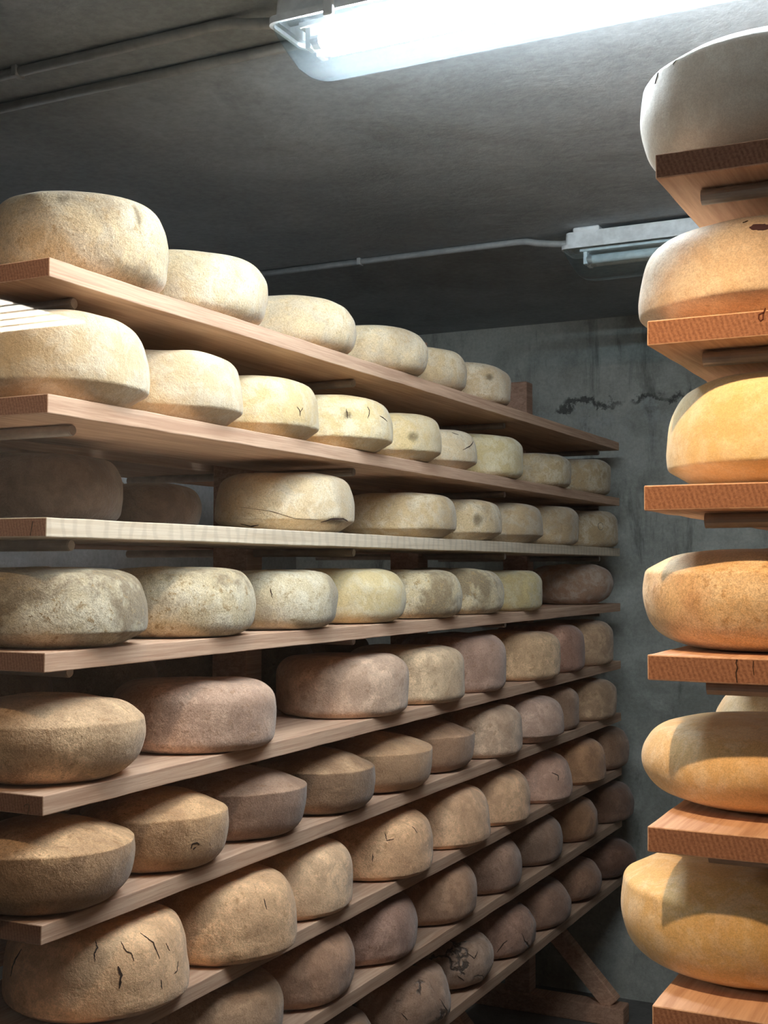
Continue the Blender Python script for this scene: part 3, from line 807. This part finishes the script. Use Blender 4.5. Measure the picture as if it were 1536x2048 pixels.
def put_wheel(key, spec, x, y, r, h, z, label, group, mat, lump=1.0, rot=0.0):
    look, rgb, amt, kind = spec
    w = Wheel(kind, r*.985, h, (hash_key(key) % 977)*.137, lump)
    o = w.mesh('cheese_wheel', mat)
    o.location = (x, y, H+z+.0012)
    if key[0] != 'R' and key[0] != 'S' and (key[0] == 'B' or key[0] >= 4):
        f = {7: 1.03, 8: 1.0, 'B': .9}.get(key[0], 1.09); g = sum(rgb)/3  # bottom rows and back wheels coloured darker in place of weaker light
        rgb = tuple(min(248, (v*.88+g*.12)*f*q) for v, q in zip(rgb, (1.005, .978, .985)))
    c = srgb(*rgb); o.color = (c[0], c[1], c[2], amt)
    thing(o, label, 'cheese', group)
    for pts, width in CRACKS.get(key, []):
        crack(w, o, pts, width)
    if key[0] == 'R':
        for th, zz, a, b in SPOTS.get(key, []):
            spot(w, o, th, zz, a, b, M_STAMP, 'stamp')
    else:
        w.stain(o, SPOTS.get(key, []))
        if kind == 'cone': w.side_mould(o, [.75, .55, .7, .95, .45, .4][key[1]], .69*h)
    return w, o
def hash_key(k):
    return (ord(k[0])*31 if isinstance(k[0], str) else (k[0]+1)*131) + k[1]*37
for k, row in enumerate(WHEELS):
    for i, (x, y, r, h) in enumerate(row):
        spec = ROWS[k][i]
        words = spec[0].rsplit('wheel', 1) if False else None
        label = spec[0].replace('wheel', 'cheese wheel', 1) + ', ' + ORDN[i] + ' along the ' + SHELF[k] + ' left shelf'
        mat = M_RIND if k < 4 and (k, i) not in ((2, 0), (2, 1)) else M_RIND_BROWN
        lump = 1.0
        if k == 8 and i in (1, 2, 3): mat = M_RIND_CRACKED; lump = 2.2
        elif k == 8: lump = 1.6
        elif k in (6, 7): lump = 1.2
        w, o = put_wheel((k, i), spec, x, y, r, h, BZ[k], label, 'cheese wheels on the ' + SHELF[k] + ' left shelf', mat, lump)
        if (k, i) == (2, 7):     # pressed ring on the side
            pts = [(-.62+.075*math.cos(a), .075+.0125*math.sin(a)) for a in [q*2*math.pi/14 for q in range(15)]]
            crack_o = crack(w, o, pts, .004); crack_o.name = 'stamped_ring'; crack_o.data.materials[0] = M_MOULD
RSPEC = [('large white young wheel', (248, 243, 234), .12, 'drum'), ('pale peach wheel with purple stamp', (246, 226, 200), .4, 'flip'),
 ('smooth golden yellow wheel', (248, 226, 172), .12, 'flip'), ('freckled orange wheel with slanted top', (242, 214, 172), .75, 'drum'),
 ('flattened orange wheel', (238, 206, 154), .35, 'bun'), ('big bellied amber wheel', (240, 206, 146), .3, 'drum')]
for i, (x, y, r, h) in enumerate(RIGHT_WHEELS):
    label = RSPEC[i][0].replace('wheel', 'cheese wheel', 1) + ', ' + ['topmost', 'second', 'third', 'fourth', 'fifth', 'lowest'][i] + ' at the front of the right rack'
    put_wheel(('R', i), RSPEC[i], x, y, r, h, RZ[i], label, 'cheese wheels at the front of the right rack', M_RIND_YOUNG, .7)
put_wheel(('S', 0), ('', (228, 206, 166), .4, 'bun'), -.262, 2.02, .162, .122, RZ[4], 'pale round cheese wheel peeking out behind the flattened orange wheel', 'cheese wheels further back on the right rack', M_RIND_YOUNG)
# a wheel on the back boards, seen through the third shelf, shade in its dark colour
put_wheel(('B', 0), ('', DARK, .6, 'round'), -1.90, 2.20, .148, .128, BZ[2], 'dark cheese wheel on the back board, half hidden behind the low darkened wheel', 'cheese wheels on the back boards', M_RIND)

for k in (4, 5):  # wheels added behind the rack so the gaps between shelves stay dark
    for i in range(5):
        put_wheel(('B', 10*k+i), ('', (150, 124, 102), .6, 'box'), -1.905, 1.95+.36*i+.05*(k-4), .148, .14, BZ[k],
                  'added cheese wheel darkening the gap, ' + ORDN[i] + ' along the back board of the ' + SHELF[k] + ' left shelf', 'cheese wheels on the back boards', M_RIND_BROWN)

# ------------------------------------------------------------------ light
def light(name, kind, loc, energy, col, **kw):
    d = bpy.data.lights.new(name, kind); d.energy = energy; d.color = col
    for k, v in kw.items(): setattr(d, k, v)
    o = bpy.data.objects.new(name, d); o.location = loc
    return link(o)
def aim(o, target):
    o.rotation_euler = (Vector(target)-Vector(o.location)).to_track_quat('-Z', 'Y').to_euler()

# shop side: a ceiling spotlight before the window and an added warm fill spot
def shop_spot(SP, label, energy, deg, aimv, blend, col):
    sp = empty('spotlight', (SP.x, SP.y, CEIL)); thing(sp, label, 'lamp', 'shop ceiling spotlights')
    bm = bmesh.new()
    for a0, a1, r0, r1 in ((0, -.02, .055, .055), (-.02, -.02, .055, .042), (-.02, -.004, .042, .040)):
        n = 32
        A = [bm.verts.new((r0*math.cos(i*2*math.pi/n), r0*math.sin(i*2*math.pi/n), a0)) for i in range(n)]
        B = [bm.verts.new((r1*math.cos(i*2*math.pi/n), r1*math.sin(i*2*math.pi/n), a1)) for i in range(n)]
        for i in range(n): bm.faces.new((A[i], A[(i+1) % n], B[(i+1) % n], B[i]))
    bm_obj('ring', bm, M_CLIP, sp)
    o = light('warm_spot', 'SPOT', SP, energy, col, spot_size=math.radians(deg), spot_blend=blend, shadow_soft_size=.025)
    aim(o, SP+aimv)
shop_spot(Vector((-.41, .75, CEIL-.03)), 'small round ceiling spotlight in the shop, over the right of the window', WARM_ENERGY, SPOT_DEG, Vector((.10, SPOT_TILT, -1)), .55, (1, .64, .32))
shop_spot(Vector((-.80, .90, CEIL-.03)), 'added warm fill spotlight in the shop ceiling, left of centre before the window', WARM_FILL_ENERGY, 76, Vector((-.36, .60, -1)), .7, (1, .74, .48))
# general shop lighting: a louvred panel in the shop ceiling, mirrored in the window pane at the left
PX0, PX1, PY0, PY1 = -4.46, -3.26, 2*(YF-.05)-3.91, 2*(YF-.05)-3.31
pl = empty('ceiling_panel_light', ((PX0+PX1)/2, (PY0+PY1)/2, CEIL)); thing(pl, 'louvred white ceiling panel light of the shop, mirrored at the left of the pane', 'lamp')
hx, hy = (PX1-PX0)/2, (PY1-PY0)/2
bm = bmesh.new()
for b in ((-hx, hx, -hy, -hy+.012), (-hx, hx, hy-.012, hy), (-hx, -hx+.012, -hy+.012, hy-.012), (hx-.012, hx, -hy+.012, hy-.012)):
    add_box(bm, b[0], b[1], b[2], b[3], -.020, 0)
bm_obj('panel_frame', bm, M_CLIP, pl)
bm = bmesh.new(); add_box(bm, -hx+.012, hx-.012, -hy+.012, hy-.012, -.018, -.004); bm_obj('panel_diffuser', bm, M_PANEL, pl)
for q in range(1, 6):
    bm = bmesh.new(); yy = -hy+q*2*hy/6
    add_box(bm, -hx+.012, hx-.012, yy-.010, yy+.010, -.0205, -.0181); bm_obj('louvre', bm, M_LOUVRE, pl)
# added unseen batten that brightens the wall behind the left rack
bt = empty('added_fill_batten', (XL+.052, 2.9, H+.70)); thing(bt, 'added unseen fill batten on the wall behind the left rack', 'lamp')
bm = bmesh.new()
for b in ((-.05, .05, -.64, .64, -.045, 0), (-.05, -.044, -.64, .64, -.115, -.045), (.044, .05, -.64, .64, -.115, -.045),
          (-.044, .044, -.64, -.634, -.115, -.045), (-.044, .044, .634, .64, -.115, -.045)):
    add_box(bm, *b)
bm_obj('housing', bm, M_LAMP_BODY, bt)
bm = bmesh.new(); add_tube(bm, [(0, -.6, -.07), (0, .6, -.07)], .013, 18); bm_obj('tube', bm, M_TUBE_FILL, bt)
for e in (-1, 1):
    bm = bmesh.new(); add_box(bm, -.014, .014, e*.61-.012, e*.61+.012, -.086, -.044, .002); bm_obj('tube_holder', bm, M_REFLECTOR, bt)

w = bpy.data.worlds.new('World'); scene.world = w; w.use_nodes = True
bg = w.node_tree.nodes['Background']; bg.inputs[0].default_value = (.5, .5, .5, 1); bg.inputs[1].default_value = .02

# ------------------------------------------------------------------ camera
F_PX = 2500.0
cam = bpy.data.cameras.new('camera')
cam.sensor_fit = 'VERTICAL'; cam.sensor_height = 24.0; cam.lens = 24.0*F_PX/2048
cam.clip_start = .02
co = link(bpy.data.objects.new('camera', cam))
co.location = (0, 0, H)
th = math.atan(115/F_PX); yaw = math.atan(1252*math.cos(th)/F_PX)
co.rotation_euler = (math.pi/2+th, 0, yaw)
scene.camera = co

scene.view_settings.view_transform = 'Standard'
scene.view_settings.look = 'None'
scene.view_settings.exposure = EXPOSURE
scene.view_settings.gamma = 1.0
scene.view_settings.use_curve_mapping = False
scene.cycles.max_bounces = 10
scene.cycles.transparent_max_bounces = 16
scene.cycles.sample_clamp_indirect = 6.0
